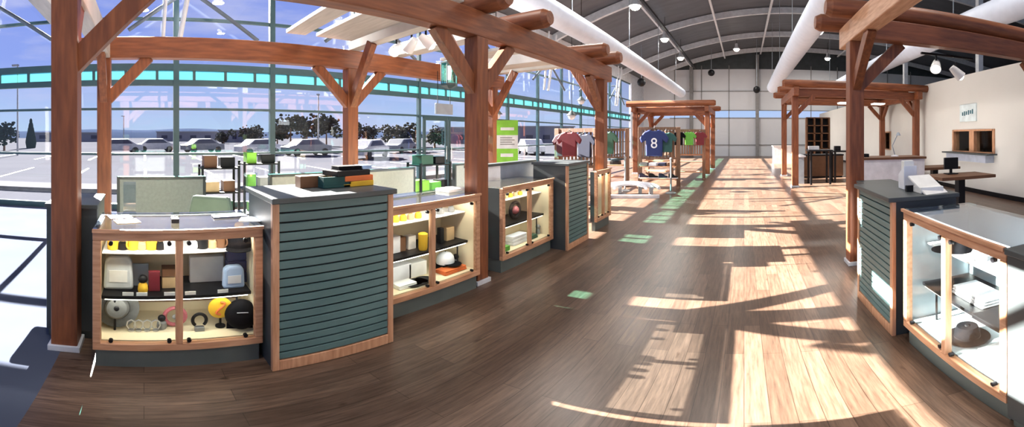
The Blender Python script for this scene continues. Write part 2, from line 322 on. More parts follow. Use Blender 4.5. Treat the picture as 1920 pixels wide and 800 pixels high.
for px, r, wd, h, lab in ((130, 120, 22, 2.6, 'long low pale building seen between the first two posts'), (350, 130, 20, 3.0, 'low pale building left of the second thick mullion'), (450, 110, 12, 3.2, 'small pale building in front of the hills'), (880, 90, 14, 3.5, 'pale low building behind the entrance bay'), (1010, 100, 18, 4, 'far pale building beyond the red jersey rack')):
    X, Y = AZ(px, r); t = thing('building', lab, 'building', (X, Y, -.12), math.atan2(Y, X), 'low buildings across the lot')
    MB().box(-3, 3, -wd / 2, wd / 2, 0, h).build('wall', HB, t); MB().box(-3.3, 3.3, -wd / 2 - .3, wd / 2 + .3, h, h + .3).build('roof', GRY, t)
    for q in range(4): MB().box(-3.05, -2.98, -wd * .4 + q * wd * .24, -wd * .4 + q * wd * .24 + wd * .1, .9, 2.0).build('window', NAVY, t)
LEAF = mat('dusty_foliage', (.060, .058, .045), 1, (.025, .032, .030), 1.5, spec=0); LEAF2 = mat('dark_foliage', (.02, .032, .026), 1, (.012, .02, .018), 1.5, spec=0)
def tree(px, r, h, wd, lab, m, cyp=False):
    X, Y = AZ(px, r); random.seed(px); t = thing('tree', lab, 'tree', (X, Y, -.15), random.uniform(0, 6), 'trees beyond the parking lot')
    MB().tube((0, 0, 0), (0, 0, h * .6), .16, .08).build('trunk', BRN, t)
    b = MB()
    if cyp:
        for k in range(5): b.ball((0, 0, h * (.2 + .17 * k)), wd * (.5 - .09 * k), 2, (1, 1, 2.0))
    else:
        for k in range(7):
            a = random.uniform(0, 2 * PI); q = random.random() ** .5 * wd * .3; z = h * random.uniform(.4, .8)
            cx, cy = q * math.cos(a), q * math.sin(a)
            for _ in range(42):
                v = Vector((random.gauss(0, 1), random.gauss(0, 1), random.gauss(0, .8))).normalized() * wd * random.uniform(.08, .21)
                b.ball((cx + v.x, cy + v.y, z + v.z), wd * random.uniform(.022, .05), 1, (1, 1, .8))
    for v in b.bm.verts: v.co += Vector((random.uniform(-1, 1), random.uniform(-1, 1), random.uniform(-1, 1))) * wd * .008
    b.build('foliage', m, t)
tree(8, 45, 3.9, 5, 'dark bushy tree at the left edge beyond the glass', LEAF2)
tree(58, 55, 4.4, 1.6, 'slim dark cypress near the left lamp post', LEAF2, True)
for px, r, h, wd, wh in ((545, 62, 5.6, 7, 'leftmost of the dusty group, next to the thick mullion'), (575, 46, 5.0, 5.2, 'dusty brown one with a tall crown behind the counter'), (612, 66, 5.6, 7, 'dusty one just left of the rear middle post'), (668, 60, 4.2, 6, 'dusty one just right of the rear middle post'), (700, 78, 4.2, 5, 'low one right of the rear middle post'), (735, 44, 3.2, 4, 'low round one in the middle of the entrance glass'), (765, 60, 3.9, 6, 'low one left of the entrance lantern'), (470, 80, 3.6, 7, 'distant one against the hills'), (420, 90, 3.2, 6, 'small far one above the pale buildings'), (815, 50, 3.4, 5, 'one behind the entrance sign'), (520, 75, 4.0, 6, 'far one behind the thick mullion')):
    tree(px, r, h, wd, 'dusty leafy tree beyond the lot, ' + wh, LEAF)
t = thing('street_lamp', 'thin dark lamp post in the lot at the far left', 'lamp post', (*AZ(33, 34), -.15))
MB().tube((0, 0, 0), (0, 0, 8.1), .09, .06).build('pole', GRY, t); MB().box(-.15, .15, -.5, .1, 8.05, 8.2).build('lamp_head', GRY, t)
for px, r, lab in ((232, 60, 'distant thin lamp post right of the rear left post'), (597, 40, 'thin lamp post before the dusty trees')):
    q = dup(t, (*AZ(px, r), -.15), 1, lab, 'lamp posts in the lot'); q.scale = (1, 1, .6 if px == 232 else .75)
t['group'] = 'lamp posts in the lot'
def car(px, r, m, lab, rot):
    X, Y = AZ(px, r); t = thing('car', lab, 'car', (X, Y, -.12), rot, 'parked cars')
    pr = [(-2.2, .3), (-2.2, .8), (-1.5, .95), (-.9, 1.42), (.7, 1.45), (1.5, .98), (2.15, .88), (2.2, .3)]
    MB().prism(pr, 1.7).build('body', m, t, bev=.06)
    MB().prism([(-1.25, .97), (-.85, 1.36), (.65, 1.38), (1.2, .99)], 1.72).build('window', NAVY, t)
    for y in (-1.4, 1.4):
        for x in (-.8, .8): MB().tube((x - .1, y, .33), (x + .1, y, .33), .33, n=16).build('wheel', BLACK, t)
WC = mat('white_car_paint', (.35, .35, .37), .4, spec=.2); SCAR = mat('silver_car_paint', (.14, .15, .17), .4, spec=.2)
for px, r, m, lab, rt in ((225, 38, WC, 'white car parked beyond the glass, first from the left', .2), (292, 42, WC, 'white car beside the first thick mullion', .1), (380, 40, SCAR, 'silver car above the grey partition', .3), (485, 36, WC, 'white car left of the second thick mullion', .2), (575, 34, SCAR, 'silver car before the dusty trees', .1), (690, 30, WC, 'white car right of the rear middle post', .5), (752, 40, SCAR, 'silver car below the glowing spotlights', .4), (995, 36, WC, 'white car beyond the green banner', .8)):
    car(px, r, m, lab, rt)

# ================================================================== PERGOLAS
def log_end(b, p0, p1, r):
    p0, p1 = Vector(p0), Vector(p1); b.tube(p0, p1, r, n=14); v = (p1 - p0).normalized()
    b.tube(p1, p1 + v * .07, r, r * .72, n=14)
def pergola(lab, xf, xb, ys, zb, zt, logs, over, brace=.6, sz=.18, grp=None, panels=(), pale=False, lmat=None, ends=.3, side=1, back_ys=None, skip_post=(), front=True, back=True, cross=()):
    """xf: line of the front row, xb: line of the rear row, logs: Y of the round rafters, over: overhang beyond the front row"""
    t = thing('pergola', lab, 'pergola', (xf, ys[0], 0), 0, grp); ox, oy = xf, ys[0]
    for xi, X in enumerate((xf, xb)):
        for j, Y in enumerate(ys):
            if (xi, j) in skip_post: continue
            MB().box(X - ox - sz / 2, X - ox + sz / 2, Y - oy - sz / 2, Y - oy + sz / 2, .02, zb).build('post', TZ, t, bev=.008)
            MB().box(X - ox - sz / 2 - .02, X - ox + sz / 2 + .02, Y - oy - sz / 2 - .02, Y - oy + sz / 2 + .02, 0, .05).build('post_base', LSTEEL, t, bev=.004)
            for d in (-1, 1):
                if (j == 0 and d < 0) or (j == len(ys) - 1 and d > 0): continue
                MB().beam((X - ox, Y - oy + d * .02, zb - brace + .02), (X - ox, Y - oy + d * brace, zb + .02), .10, .14).build('knee_brace', TZ, t, bev=.005)
            dx = (xb - xf) / abs(xb - xf) * (1 if xi == 0 else -1)
            MB().beam((X - ox + dx * .02, Y - oy, zb - brace + .02), (X - ox + dx * brace, Y - oy, (zt if pale else zb) + .02), .10, .14).build('knee_brace', TZ, t, bev=.005)
        MB().box(X - ox - .085, X - ox + .085, -ends, ys[-1] - oy + ends, zb, zt).build('long_beam', lmat or TY, t, bev=.012)
    s = 1 if xf > xb else -1
    for Y in cross: MB().box(min(xf, xb) - ox + .09, max(xf, xb) - ox - .09, Y - oy - .085, Y - oy + .085, zb, zt - .02).build('cross_beam', PALE if pale else TX, t, bev=.01)
    for Y in logs:
        xs_ = xf - ox - s * .55 if pale else xb - ox - s * over
        b = MB(); log_end(b, (xs_, Y - oy, zt + .12), (xf - ox + s * over, Y - oy, zt + .12), .125); b.build('log_rafter', TX, t, smooth=True)
        if pale: MB().box(min(xs_, xb - ox), max(xs_, xb - ox), Y - oy - .09, Y - oy + .09, zt + .01, zt + .22).build('pale_rafter', PALE, t, bev=.006)
    for a, c, d0, d1, zz in panels:
        MB().box(d0 - ox, d1 - ox, a - oy, c - oy, zz, zz + .05).build('roof_panel', PALE, t, bev=.004)
    return t
PA = pergola('large cedar pergola over the left row of counters, nearest the glass front', -2.58, -5.1, (-.53, 3.06, 6.58), 2.645, 2.94,
    (-1.0, 3.12, 3.98, 5.95, 6.64), .30, cross=(-.53,), ends=.35, pale=True,
    panels=((1.95, 2.25, -5.0, -2.7, 3.08), (2.42, 3.02, -5.0, -2.7, 3.08), (4.15, 4.35, -5.0, -2.7, 3.02), (4.9, 5.35, -5.0, -2.7, 3.0), (6.15, 6.5, -5.0, -2.7, 3.0)))
PCg = pergola('large cedar pergola over the right row of counters, nearest on the right', 1.33, 4.6, (.2, 4.45), 2.76, 3.04, (-.4, 1.3, 4.35, 5.0), .32, cross=(4.3,), ends=.45, lmat=OY, skip_post=((0, 0), (1, 0)))  # long beams take the pale oak colour to stand for sunlit cedar
pergola('far cedar pergola with orange lit beams at the end of the right side', 1.6, 5.75, (11.9, 15.2), 2.85, 3.12, (11.75, 13.4, 15.3), .35, cross=(11.95, 15.15), sz=.2, ends=.35)
pergola('small far cedar pergola over the clothing racks in the hall middle', -1.5, -4.55, (15.6, 18.4), 2.6, 2.82, (15.3, 18.6), .3, cross=(15.6, 18.4), sz=.2, ends=.4)

def spot(loc, lab, rot=0, grp='track spotlights'):
    t = thing('spotlight', lab, 'spotlight', loc, rot, grp)
    MB().tube((0, 0, 0), (0, 0, -.09), .015).build('stem', BLACK, t)
    MB().lathe([(.05, .10), (.065, .02), (.085, -.12), (.075, -.12), (.05, 0)], (0, 0, -.15), rot=Matrix.Rotation(R(50), 3, 'Y')).build('lamp_head', WHITE, t, smooth=True)
    MB().ball((-.07, 0, -.22), .06).build('bulb', BULB, t, smooth=True); return t
s0 = spot((-4.15, 3.5, 3.08), 'white glowing spotlight under the left pergola roof, centre of its cluster')
dup(s0, (-4.5, 3.5, 3.08), 2, 'white spotlight left of the brightest lamp in the pergola cluster'); dup(s0, (-3.85, 3.5, 3.08), 4, 'white spotlight right of the brightest lamp in the pergola cluster')
tag(MB().box(-4.95, -2.68, 3.48, 3.52, 3.08, 3.11).build('track_rail', BLACK), 'thin black track rail carrying spotlights under left pergola', 'track rail')
dup(s0, (3.1, 5.0, 2.75), 3, 'glowing spotlight under the right pergola beam, the brighter one'); dup(s0, (2.75, 5.0, 2.82), 1, 'dim spotlight beside the bright one under the right pergola')
tag(MB().box(2.5, 3.4, 4.98, 5.02, 2.82, 2.85).build('track_rail', BLACK), 'short black track rail under the right pergola', 'track rail')
t = thing('lantern', 'hanging glass box lantern with teal frame under the left pergola', 'lantern', (-3.65, 3.75, 2.62))
MB().tube((0, 0, 0), (0, 0, .35), .01).build('cord', BLACK, t); MB().lathe([(.02, .04), (.12, 0), (.12, -.02)], n=6).build('cap', MULL, t)
MB().lathe([(.11, -.02), (.11, -.30)], n=6).build('lantern_glass', TINT, t); b = MB()
for k in range(6): a = k * PI / 3; b.tube((.11 * math.cos(a), .11 * math.sin(a), -.02), (.11 * math.cos(a), .11 * math.sin(a), -.32), .008)
b.build('lantern_frame', MULL, t); MB().lathe([(.12, -.30), (.12, -.33), (.03, -.37)], n=6).build('base', MULL, t); MB().lathe([(.02, -.05), (.035, -.12), (.02, -.24)]).build('bulb', BULB, t, smooth=True)
t = thing('hanging_sign', 'small grey board sign hanging below the lantern by the entrance', 'sign', (-4.6, 4.6, 2.05))
MB().box(-.02, .02, -.2, .2, -.08, .1).build('board', STEEL, t, bev=.004); MB().tube((0, -.15, .1), (0, -.15, .65), .006).build('cord', BLACK, t); MB().tube((0, .15, .1), (0, .15, .65), .006).build('cord', BLACK, t)
p0 = None
for i, (px, r, z, lab) in enumerate(((930, 9.6, 2.15, 'small dark pendant lamp above the green banner'), (1072, 12, 2.25, 'small dark pendant lamp with pale globe above the red jersey'), (1090, 14, 2.9, 'small dark pendant lamp high beside the front pergola post'))):
    X, Y = AZ(px, r); X = max(X, GX + .4)
    if not p0:
        p0 = thing('pendant_lamp', lab, 'lamp', (X, Y, z), 0, 'small pendant lamps'); MB().lathe([(.02, .16), (.06, .12), (.17, 0), (.15, 0), (.05, .1)]).build('lamp_shade', DARK, p0, smooth=True); MB().ball((0, 0, -.02), .12).build('globe', WPLAS, p0, smooth=True); q = p0
    else: q = dup(pc, (X, Y, z), 0, lab)
    if not i: pc = p0
    MB().tube((0, 0, .15), (0, 0, rz(X) - z + .02), .01).build('pendant_cord', BLACK, q)

# ================================================================== COUNTERS
def display_case(loc, L, lab, rot=0, h=1.03, d=.55, shelves=True, doors=2, glow=4, liner=None):
    t = thing('display_case', lab, 'display case', loc, rot, 'glass display cases')
    D = -d
    MB().box(D + .02, -.04, .015, L - .015, 0, .16).build('toe_kick', TOE, t)
    b = MB(); b.box(-.05, 0, 0, L, .16, .215); b.box(-.05, 0, 0, L, h - .075, h - .022)
    b.box(-.05, 0, 0, .05, .215, h - .075); b.box(-.05, 0, L - .05, L, .215, h - .075)
    b.build('frame', OY, t, bev=.005)
    MB().box(D, -.052, .0, .018, .16, h - .022).build('side_panel', DARK, t); MB().box(D, -.052, L - .018, L, .16, h - .022).build('side_panel', DARK, t)
    b = MB(); b.box(D + .015, -.055, .02, L - .02, .165, .22); b.box(D, D + .02, .02, L - .02, .16, h - .022); b.box(D + .02, -.055, .02, .026, .22, h - .03); b.box(D + .02, -.055, L - .026, L - .02, .22, h - .03)
    b.build('liner', liner or CREAM, t)
    n = doors
    for k in range(n):
        a = .05 + (L - .1) * k / n; c = .05 + (L - .1) * (k + 1) / n
        g = MB().box(-.028, -.022, a, c, .215, h - .075).build('glass_door', CGLASS, t)
        for q in (a + .06, c - .06):
            for z in (.235, h - .095):
                MB().tube((-.03, q, z), (-.005, q, z), .014, n=10).build('clip', BLACK, g)
    for k in range(1, n): MB().box(-.045, .002, .05 + (L - .1) * k / n - .022, .05 + (L - .1) * k / n + .022, .215, h - .075).build('stile', OZ, t, bev=.004)
    if shelves:
        MB().box(D + .03, -.13, .04, L - .04, .50, .525).build('shelf', BLACK, t, bev=.003)
        MB().box(D + .03, -.17, .04, L - .04, .818, .828).build('shelf', CGLASS if 0 else WPLAS, t)
        for q in (.12, L - .12):
            MB().tube((-.2, q, .22), (-.2, q, .50), .008).build('shelf_post', BLACK, t)
    MB().box(D - .0, .012, -.0, L, h - .018, h - .004).build('glass_top', TOPG, t)
    b = MB(); b.box(-.002, .018, -.0, L, h - .02, h); b.build('top_edge', OY, t)
    MB().box(-.075, -.055, .06, L - .06, h - .035, h - .025).build('led_strip', LED, t)
    ld = bpy.data.lights.new('case_light', 'AREA'); ld.shape = 'RECTANGLE'; ld.size = .03; ld.size_y = L - .15; ld.energy = glow; ld.color = (1, .93, .80)
    lo = bpy.data.objects.new('case_light', ld); COL.objects.link(lo); lo.parent = t; lo.location = (-.075, L / 2, h - .045); lo.rotation_euler = (0, R(28), 0)
    if shelves:
        MB().box(-.16, -.14, .06, L - .06, .49, .499).build('led_strip', LED, t)  # strip and lamp under the shelf are added to brighten the case floor
        ld = bpy.data.lights.new('shelf_fill', 'AREA'); ld.shape = 'RECTANGLE'; ld.size = .03; ld.size_y = L - .15; ld.energy = glow * .3; ld.color = (1, .95, .86)
        lo = bpy.data.objects.new('shelf_fill', ld); COL.objects.link(lo); lo.parent = t; lo.location = (-.15, L / 2, .485); lo.rotation_euler = (0, R(35), 0)
    return t
def slat_counter(loc, L, lab, rot=0, h=1.23, d=.55, n=18):
    t = thing('slatwall_counter', lab, 'counter', loc, rot, 'slatted counters')
    MB().box(-d, -.035, .01, L - .01, 0, h - .035).build('body', DARK, t)
    b = MB(); b.box(-.034, .0, 0, .045, 0, h - .035); b.box(-.034, .0, L - .045, L, 0, h - .035); b.box(-.034, .0, .045, L - .045, .0, .085)
    b.build('frame', OZ, t, bev=.004)
    b = MB(); z0, z1 = .087, h - .037; p = (z1 - z0) / n
    b.box(-.034, -.024, .045, L - .045, z0, z1)
    b.build('groove_backing', BLACK, t)
    b = MB()
    for k in range(n): b.box(-.0235, -.008, .046, L - .046, z0 + k * p + .007, z0 + (k + 1) * p - .004)
    b.build('slat_panel', SLAT, t, bev=.002)
    MB().box(-d - .02, .03, -.012, L + .012, h - .035, h).build('countertop', DARK, t, bev=.005)
    return t
X1, X2, X3, XS, XS2, X4 = -2.28, -2.42, -2.50, -2.13, -2.30, -2.35
C1 = display_case((X1, -.31, 0), 1.045, 'glass display case at the left end, filled with caps, mugs and badges')
S1 = slat_counter((XS, .745, 0), .885, 'tall teal slatted counter with oak frame, second unit from the left end')
MB().box(-.46, -.445, .05, .99, .36, .47).build('riser_board', WPLAS, C1); MB().box(-.445, -.43, .05, .99, .345, .362).build('riser_edge', BRN, C1)
C2 = display_case((X2, 1.66, 0), 1.27, 'glass display case between the big slatted counter and the middle post')
C3 = display_case((X3, 3.42, 0), 1.17, 'glass display case just beyond the middle post, its dark side showing')
S2 = slat_counter((XS2, 4.62, 0), .72, 'smaller looking grey slatted counter far along the left row')
C4 = display_case((X4, 5.80, 0), .68, 'narrow glass display case under the last left post', d=.12, shelves=False, glow=3)
C5 = display_case((1.08, 2.44, 0), 1.12, 'glass display case at the right with black hats and white cloths', PI, h=1.09, glow=1.5, liner=mat('pale_blue_liner', (.40, .46, .50), .6))
S3 = slat_counter((1.045, 3.42, 0), .86, 'sunlit slatted counter in the right row with brochures on top', PI, h=1.15)
t = thing('counter_end', 'dark plain end cabinet left of the first display case, behind the post', 'cabinet', (-2.68, -.70, 0))
MB().box(-.5, 0, 0, .37, .08, 1.08).build('body', DARK, t, bev=.004); MB().box(-.48, -.03, .01, .36, 0, .08).build('toe_kick', TOE, t); MB().box(-.52, .02, -.01, .375, 1.08, 1.11).build('top', DARK, t, bev=.004)
t = thing('counter_end', 'dark plain end cabinet at the right edge beside the hat case', 'cabinet', (1.07, .55, 0))
MB().box(0, .55, 0, .75, .08, 1.06).build('body', DARK, t, bev=.004); MB().box(.03, .53, .01, .74, 0, .08).build('toe_kick', TOE, t); MB().box(-.01, .57, -.01, .76, 1.06, 1.09).build('top', DARK, t, bev=.004)
t = thing('low_cabinet', 'low white cabinet between the right front post and the slatted counter', 'cabinet', (1.30, 3.50, 0))
MB().box(0, .4, 0, .75, .1, 1.05).build('body', WHITE, t, bev=.004); MB().box(.02, .38, .01, .74, 0, .1).build('toe_kick', DARK, t); MB().box(-.01, .42, -.01, .76, 1.05, 1.08).build('top', DARK, t)

# ---------------- goods: each one a thing of its own
def reg(o, lab, cat, loc, rz_=0, grp=None):
    o.location = loc; o.rotation_euler = (0, 0, rz_); return tag(o, lab, cat, grp)
def mug(m, lab, loc, grp):
    t = thing('mug', lab, 'mug', loc, random.uniform(0, 6), grp)
    MB().lathe([(.034, 0), (.038, .01), (.038, .09), (.034, .09), (.033, .015)]).build('cup', m, t, smooth=True)
    MB().path([Vector((.036 + .022 * math.sin(a), 0, .045 + .03 * math.cos(a))) for a in [R(q) for q in range(10, 171, 32)]], .006).build('handle', m, t); return t
def cap(m, lab, loc, rot=0, s=1, brim=None, grp=None):
    t = thing('cap', lab, 'cap', loc, rot, grp); t.scale = (s, s, s)
    MB().lathe([(.092, .0), (.094, .03), (.085, .075), (.06, .108), (.02, .122), (.001, .123)], n=28).build('crown', m, t, smooth=True)
    pts = [(.085 * math.cos(a), .085 * math.sin(a)) for a in [R(q) for q in range(-70, 71, 14)]] + [(.09 + .085 * math.cos(a), .088 * math.sin(a)) for a in [R(q) for q in range(80, -81, -16)]]
    MB().prism(pts, .006, (0, 0, .008), (1, 0, 0), (0, 1, 0)).build('brim', brim or m, t); MB().ball((0, 0, .123), .008, 1).build('button', brim or m, t)
    return t
def hat(m, lab, loc, tilt, s=1):
    t = thing('hat', lab, 'hat', loc); t.rotation_euler = (0, tilt, 0); t.scale = (s, s, s)
    MB().lathe([(.155, .012), (.15, .004), (.10, .0), (.088, .004), (.085, .06), (.07, .10), (.03, .105), (.001, .095)], n=32).build('crown_and_brim', m, t, smooth=True)
    MB().lathe([(.0885, .008), (.089, .028), (.086, .028)], n=32).build('hat_band', BLACK, t); MB().ball((0, 0, .1), .02, 2, (1, 1, .5)).build('button', BLACK, t); return t
def bx(nm, m, size, lab, loc, cat='box', rz_=0, grp=None, bev=.004):
    o = MB().box(-size[0] / 2, size[0] / 2, -size[1] / 2, size[1] / 2, 0, size[2]).build(nm, m, bev=bev); return reg(o, lab, cat, loc, rz_, grp)
def figurine(m, m2, lab, loc, grp, h=.1):
    t = thing('figurine', lab, 'figurine', loc, random.uniform(-1, 1), grp)
    MB().lathe([(.03, 0), (.034, h * .15), (.03, h * .45), (.012, h * .6)]).build('body', m, t, smooth=True); MB().ball((0, 0, h * .75), h * .25).build('head', m2, t, smooth=True); return t
def card(loc, lab, grp): return bx('price_card', PAPER, (.008, .07, .025), lab, loc, 'card', 0, grp, .001)
def folded(m, lab, loc, sz, grp=None, rz_=0, nm='folded_shirt'):
    b = MB(); n = 3
    for k in range(n): b.box(-sz[0] / 2 + .004 * k, sz[0] / 2 - .004 * k, -sz[1] / 2, sz[1] / 2, sz[2] / n * k, sz[2] / n * (k + 1) - .001)
    return reg(b.build(nm, m, bev=.008), lab, 'clothing', loc, rz_, grp)
def bag(m, lab, loc, w_, h_, m2=None, rz_=0):
    t = thing('bag', lab, 'bag', loc, rz_); b = MB(); b.prism([(-w_ / 2, 0), (w_ / 2, 0), (w_ * .46, h_ * .85), (w_ * .3, h_), (-w_ * .3, h_), (-w_ * .46, h_ * .85)], .07)
    b.build('body', m, t, bev=.02); MB().box(.036, .039, -w_ * .3, w_ * .3, h_ * .25, h_ * .6).build('print', m2 or WPLAS, t); return t
random.seed(11)
# case 1 top shelf
XA = X1 - .25; ZT = .829; ZM = .526; ZF = .222
gA = 'small goods on the top shelf of the left end case'
row = [(212, YEL, 'yellow'), (230, BLACK, 'black'), (249, YEL, 'yellow'), (266, TAN, 'tan'), (284, YEL, 'yellow'), (300, BLACK, 'black'), (316, WPLAS, 'white'), (362, WPLAS, 'white'), (380, BLACK, 'black'), (398, TAN, 'tan'), (415, BRN, 'brown')]
for i, (px, m, cn) in enumerate(row):
    Y = YX(px, XA); where = ['first', 'second', 'third', 'fourth', 'fifth', 'sixth', 'seventh', 'eighth', 'ninth', 'tenth', 'eleventh'][i]
    lab = '%s %s on the top shelf of the left end case, %s from the left' % (cn, 'mug' if i % 2 == 0 else 'figurine', where)
    if i % 2 == 0: mug(m, lab, (XA, Y, ZT), gA)
    else: figurine(m, TAN if m is BLACK else m, lab, (XA, Y, ZT), gA)
cap(BFAB, 'black cap with yellow front at the right end of the top shelf', (XA + .02, YX(447, XA), ZT), -.3, .95); 
tag(MB().ball((0, 0, 0), .035, 2, (.5, 1, .8)).build('yellow_ornament', YEL, smooth=True, loc=(XA + .02, YX(447, XA), ZT + .155)), 'yellow crest ornament sitting on the black cap on the top shelf', 'ornament')
# case 1 middle shelf
bag(mat('pale_clear_plastic', (.62, .66, .68), .2), 'clear plastic bag of goods on the black shelf, far left', (XA - .02, YX(222, XA), ZM), .20, .25, PAPER)
bx('picture_frame', STEEL, (.02, .12, .17), 'grey picture frame leaning on the black shelf beside the clear bag', (XA - .08, YX(262, XA), ZM), 'picture frame')
figurine(YEL, BLACK, 'black and yellow figurine on the black shelf of the left end case', (XA + .04, YX(268, XA), ZM), None, .13)
bx('toy_package', RED, (.03, .075, .15), 'red and white toy package upright on the black shelf', (XA + .02, YX(289, XA), ZM), 'package')
bx('wooden_box', TAN, (.09, .10, .09), 'tan wooden box on the black shelf, left of the oak stile', (XA - .06, YX(318, XA), ZM), 'box')
bx('wooden_box', BRN, (.10, .10, .06), 'dark brown box with tan lid stacked above the tan wooden box', (XA - .06, YX(318, XA), ZM + .09), 'box')
bx('white_panel_box', PAPER, (.06, .24, .20), 'wide flat pale box behind the right door of the left end case', (XA - .14, YX(393, XA), ZM), 'box')
bag(LBLU, 'pale blue and white bag on the black shelf, right end', (XA + .02, YX(436, XA), ZM), .15, .17, WPLAS)
folded(BLU, 'royal blue folded shirt stacked behind the pale blue bag', (XA - .09, YX(448, XA), ZM), (.1, .14, .26))
for px, w_ in ((240, 'below the clear bag'), (266, 'below the yellow figurine'), (318, 'below the wooden boxes'), (357, 'just right of the oak stile'), (418, 'in front of the pale blue bag')):
    card((X1 - .14, YX(px, X1 - .14), ZM), 'small cream price card ' + w_, 'cream price cards on the black shelf')
# case 1 floor
hat(FELT, 'grey felt hat with round brim standing at the bottom left of the case', (XA - .02, YX(220, XA), ZF + .15), R(70), .95)
for i, px in enumerate((246, 260, 276, 292)):
    t = thing('wire_ornament', 'silver wire ornament on the case floor, %s one right of the grey hat' % ['first', 'second', 'third', 'fourth'][i], 'ornament', (XA + .06, YX(px, XA + .06), ZF), 0, 'silver ornaments on the case floor')
    MB().tube((0, 0, 0), (0, 0, .01), .02).build('base', SILV, t); MB().path([Vector((0, .03 * math.sin(a), .05 + .04 * math.cos(a))) for a in [R(q) for q in range(-150, 151, 50)]], .005).build('wire_loop', SILV, t)
figurine(GRY, BLACK, 'dark grey figurine on the case floor left of the oak stile', (XA + .02, YX(303, XA), ZF), None, .11)
t = thing('wreath', 'dusty red wreath standing behind the oak stile on the case floor', 'wreath', (XA, YX(328, XA), ZF))
MB().path([Vector((0, .07 * math.sin(R(q)), .085 + .07 * math.cos(R(q)))) for q in range(0, 361, 24)], .015).build('ring', PINK, t, smooth=True); MB().ball((0.01, 0, .085), .02).build('centre', GRY, t)
t = thing('horseshoe', 'black horseshoe ornament standing on the case floor', 'horseshoe', (XA + .08, YX(374, XA + .08), ZF))
MB().path([Vector((0, .045 * math.sin(R(q)), .085 + .05 * math.cos(R(q)))) for q in range(-140, 141, 20)], .012).build('shoe', BLACK, t, smooth=True); MB().box(-.02, .02, -.03, .03, 0, .03).build('stand', GRY, t)
t = thing('round_badge', 'round yellow badge with an orange swirl propped on the case floor', 'badge', (XA + .04, YX(413, XA + .04), ZF))
MB().tube((-.008, 0, .155), (.008, 0, .155), .082, n=28).build('disc', YEL, t, smooth=True); MB().path([Vector((.012, .028 * math.sin(R(q)) * (1 if q < 180 else 1), .155 + .05 * math.cos(R(q) * .5))) for q in range(0, 361, 30)], .009).build('swirl', ORG, t)
MB().tube((0, 0, 0), (0, 0, .08), .008).build('stand', BLACK, t); MB().tube((0, 0, 0), (0, 0, .01), .035).build('foot', BLACK, t)
c = cap(BFAB, 'black cap with small white lettering propped at the bottom right of the case', (XA + .04, YX(452, XA + .04), ZF + .085), 0, 1.2); c.rotation_euler = (0, R(62), R(-10))
MB().box(-.002, .002, -.03, .03, -.006, .006).build('small_print', WPLAS, c, loc=(-.005, 0, .124))
# case 2
XB = X2 - .25; gB = 'small goods on the top shelf of the second display case'
for i, (px, m, cn) in enumerate(((742, YEL, 'yellow'), (756, YEL, 'yellow'), (770, TAN, 'tan'), (784, YEL, 'yellow'), (826, GRY, 'grey'), (846, GRY, 'grey'))):
    figurine(m, m, '%s figurine on the top shelf of the second case, %s from the left' % (cn, ['first', 'second', 'third', 'fourth', 'fifth', 'sixth'][i]), (XB, YX(px, XB), ZT), gB, .1)
bx('white_box', WPLAS, (.08, .10, .16), 'white box on the black shelf of the second case, leftmost', (XB - .05, YX(744, XB), ZM)); bx('brown_box', BRN, (.07, .08, .14), 'brown box right of the white box in the second case', (XB - .05, YX(757, XB), ZM))
reg(MB().lathe([(.035, 0), (.042, .02), (.045, .16), (.03, .17), (.001, .17)]).build('tumbler', YEL, smooth=True), 'tall yellow tumbler on the black shelf of the second case', 'tumbler', (XB + .06, YX(793, XB + .06), ZM))
bx('white_box', PAPER, (.08, .09, .13), 'pale box behind the yellow tumbler', (XB - .06, YX(776, XB), ZM)); bx('dark_bottle', BLACK, (.05, .05, .16), 'dark slim box just right of the second case stile', (XB, YX(826, XB), ZM)); bx('tan_box', TAN, (.08, .11, .14), 'tan box at the right of the second case shelf', (XB - .04, YX(845, XB), ZM))
bx('storage_box', WPLAS, (.14, .22, .16), 'white storage box at the rear floor of the second case', (XB - .1, YX(745, XB - .1), ZF)); bx('storage_box', PAPER, (.14, .22, .15), 'cream storage box beside the white one in the second case', (XB - .1, YX(775, XB - .1), ZF))
folded(PAPER, 'cream folded cloth on the floor of the second case, left', (XB + .08, YX(757, XB + .08), ZF), (.14, .2, .04)); 
for k in range(3): reg(MB().lathe([(.05, 0), (.085, .012), (.09, .018), (.08, .018)]).build('plate', BLACK, smooth=True), 'black plate lying on the second case floor, %s from the left' % ['first', 'second', 'third'][k], 'plate', (XB + .10, YX(772 + 12 * k, XB + .10), ZF), 0, 'black plates in the second case')
folded(ORG, 'orange red folded cloth on the floor of the second case, right', (XB + .07, YX(846, XB + .07), ZF), (.15, .3, .045))
cap(WPLAS, 'white cap on the black folded bag in the second case', (XB - .03, YX(835, XB - .03), ZF + .06), .2, 1.0, BFAB); folded(BFAB, 'black folded cloth under the white cap', (XB - .04, YX(835, XB - .04), ZF), (.16, .2, .06)); figurine(GRY, BLACK, 'small grey and black figurine by the right side of the second case', (XB - .02, YX(857, XB), ZF), None, .13)
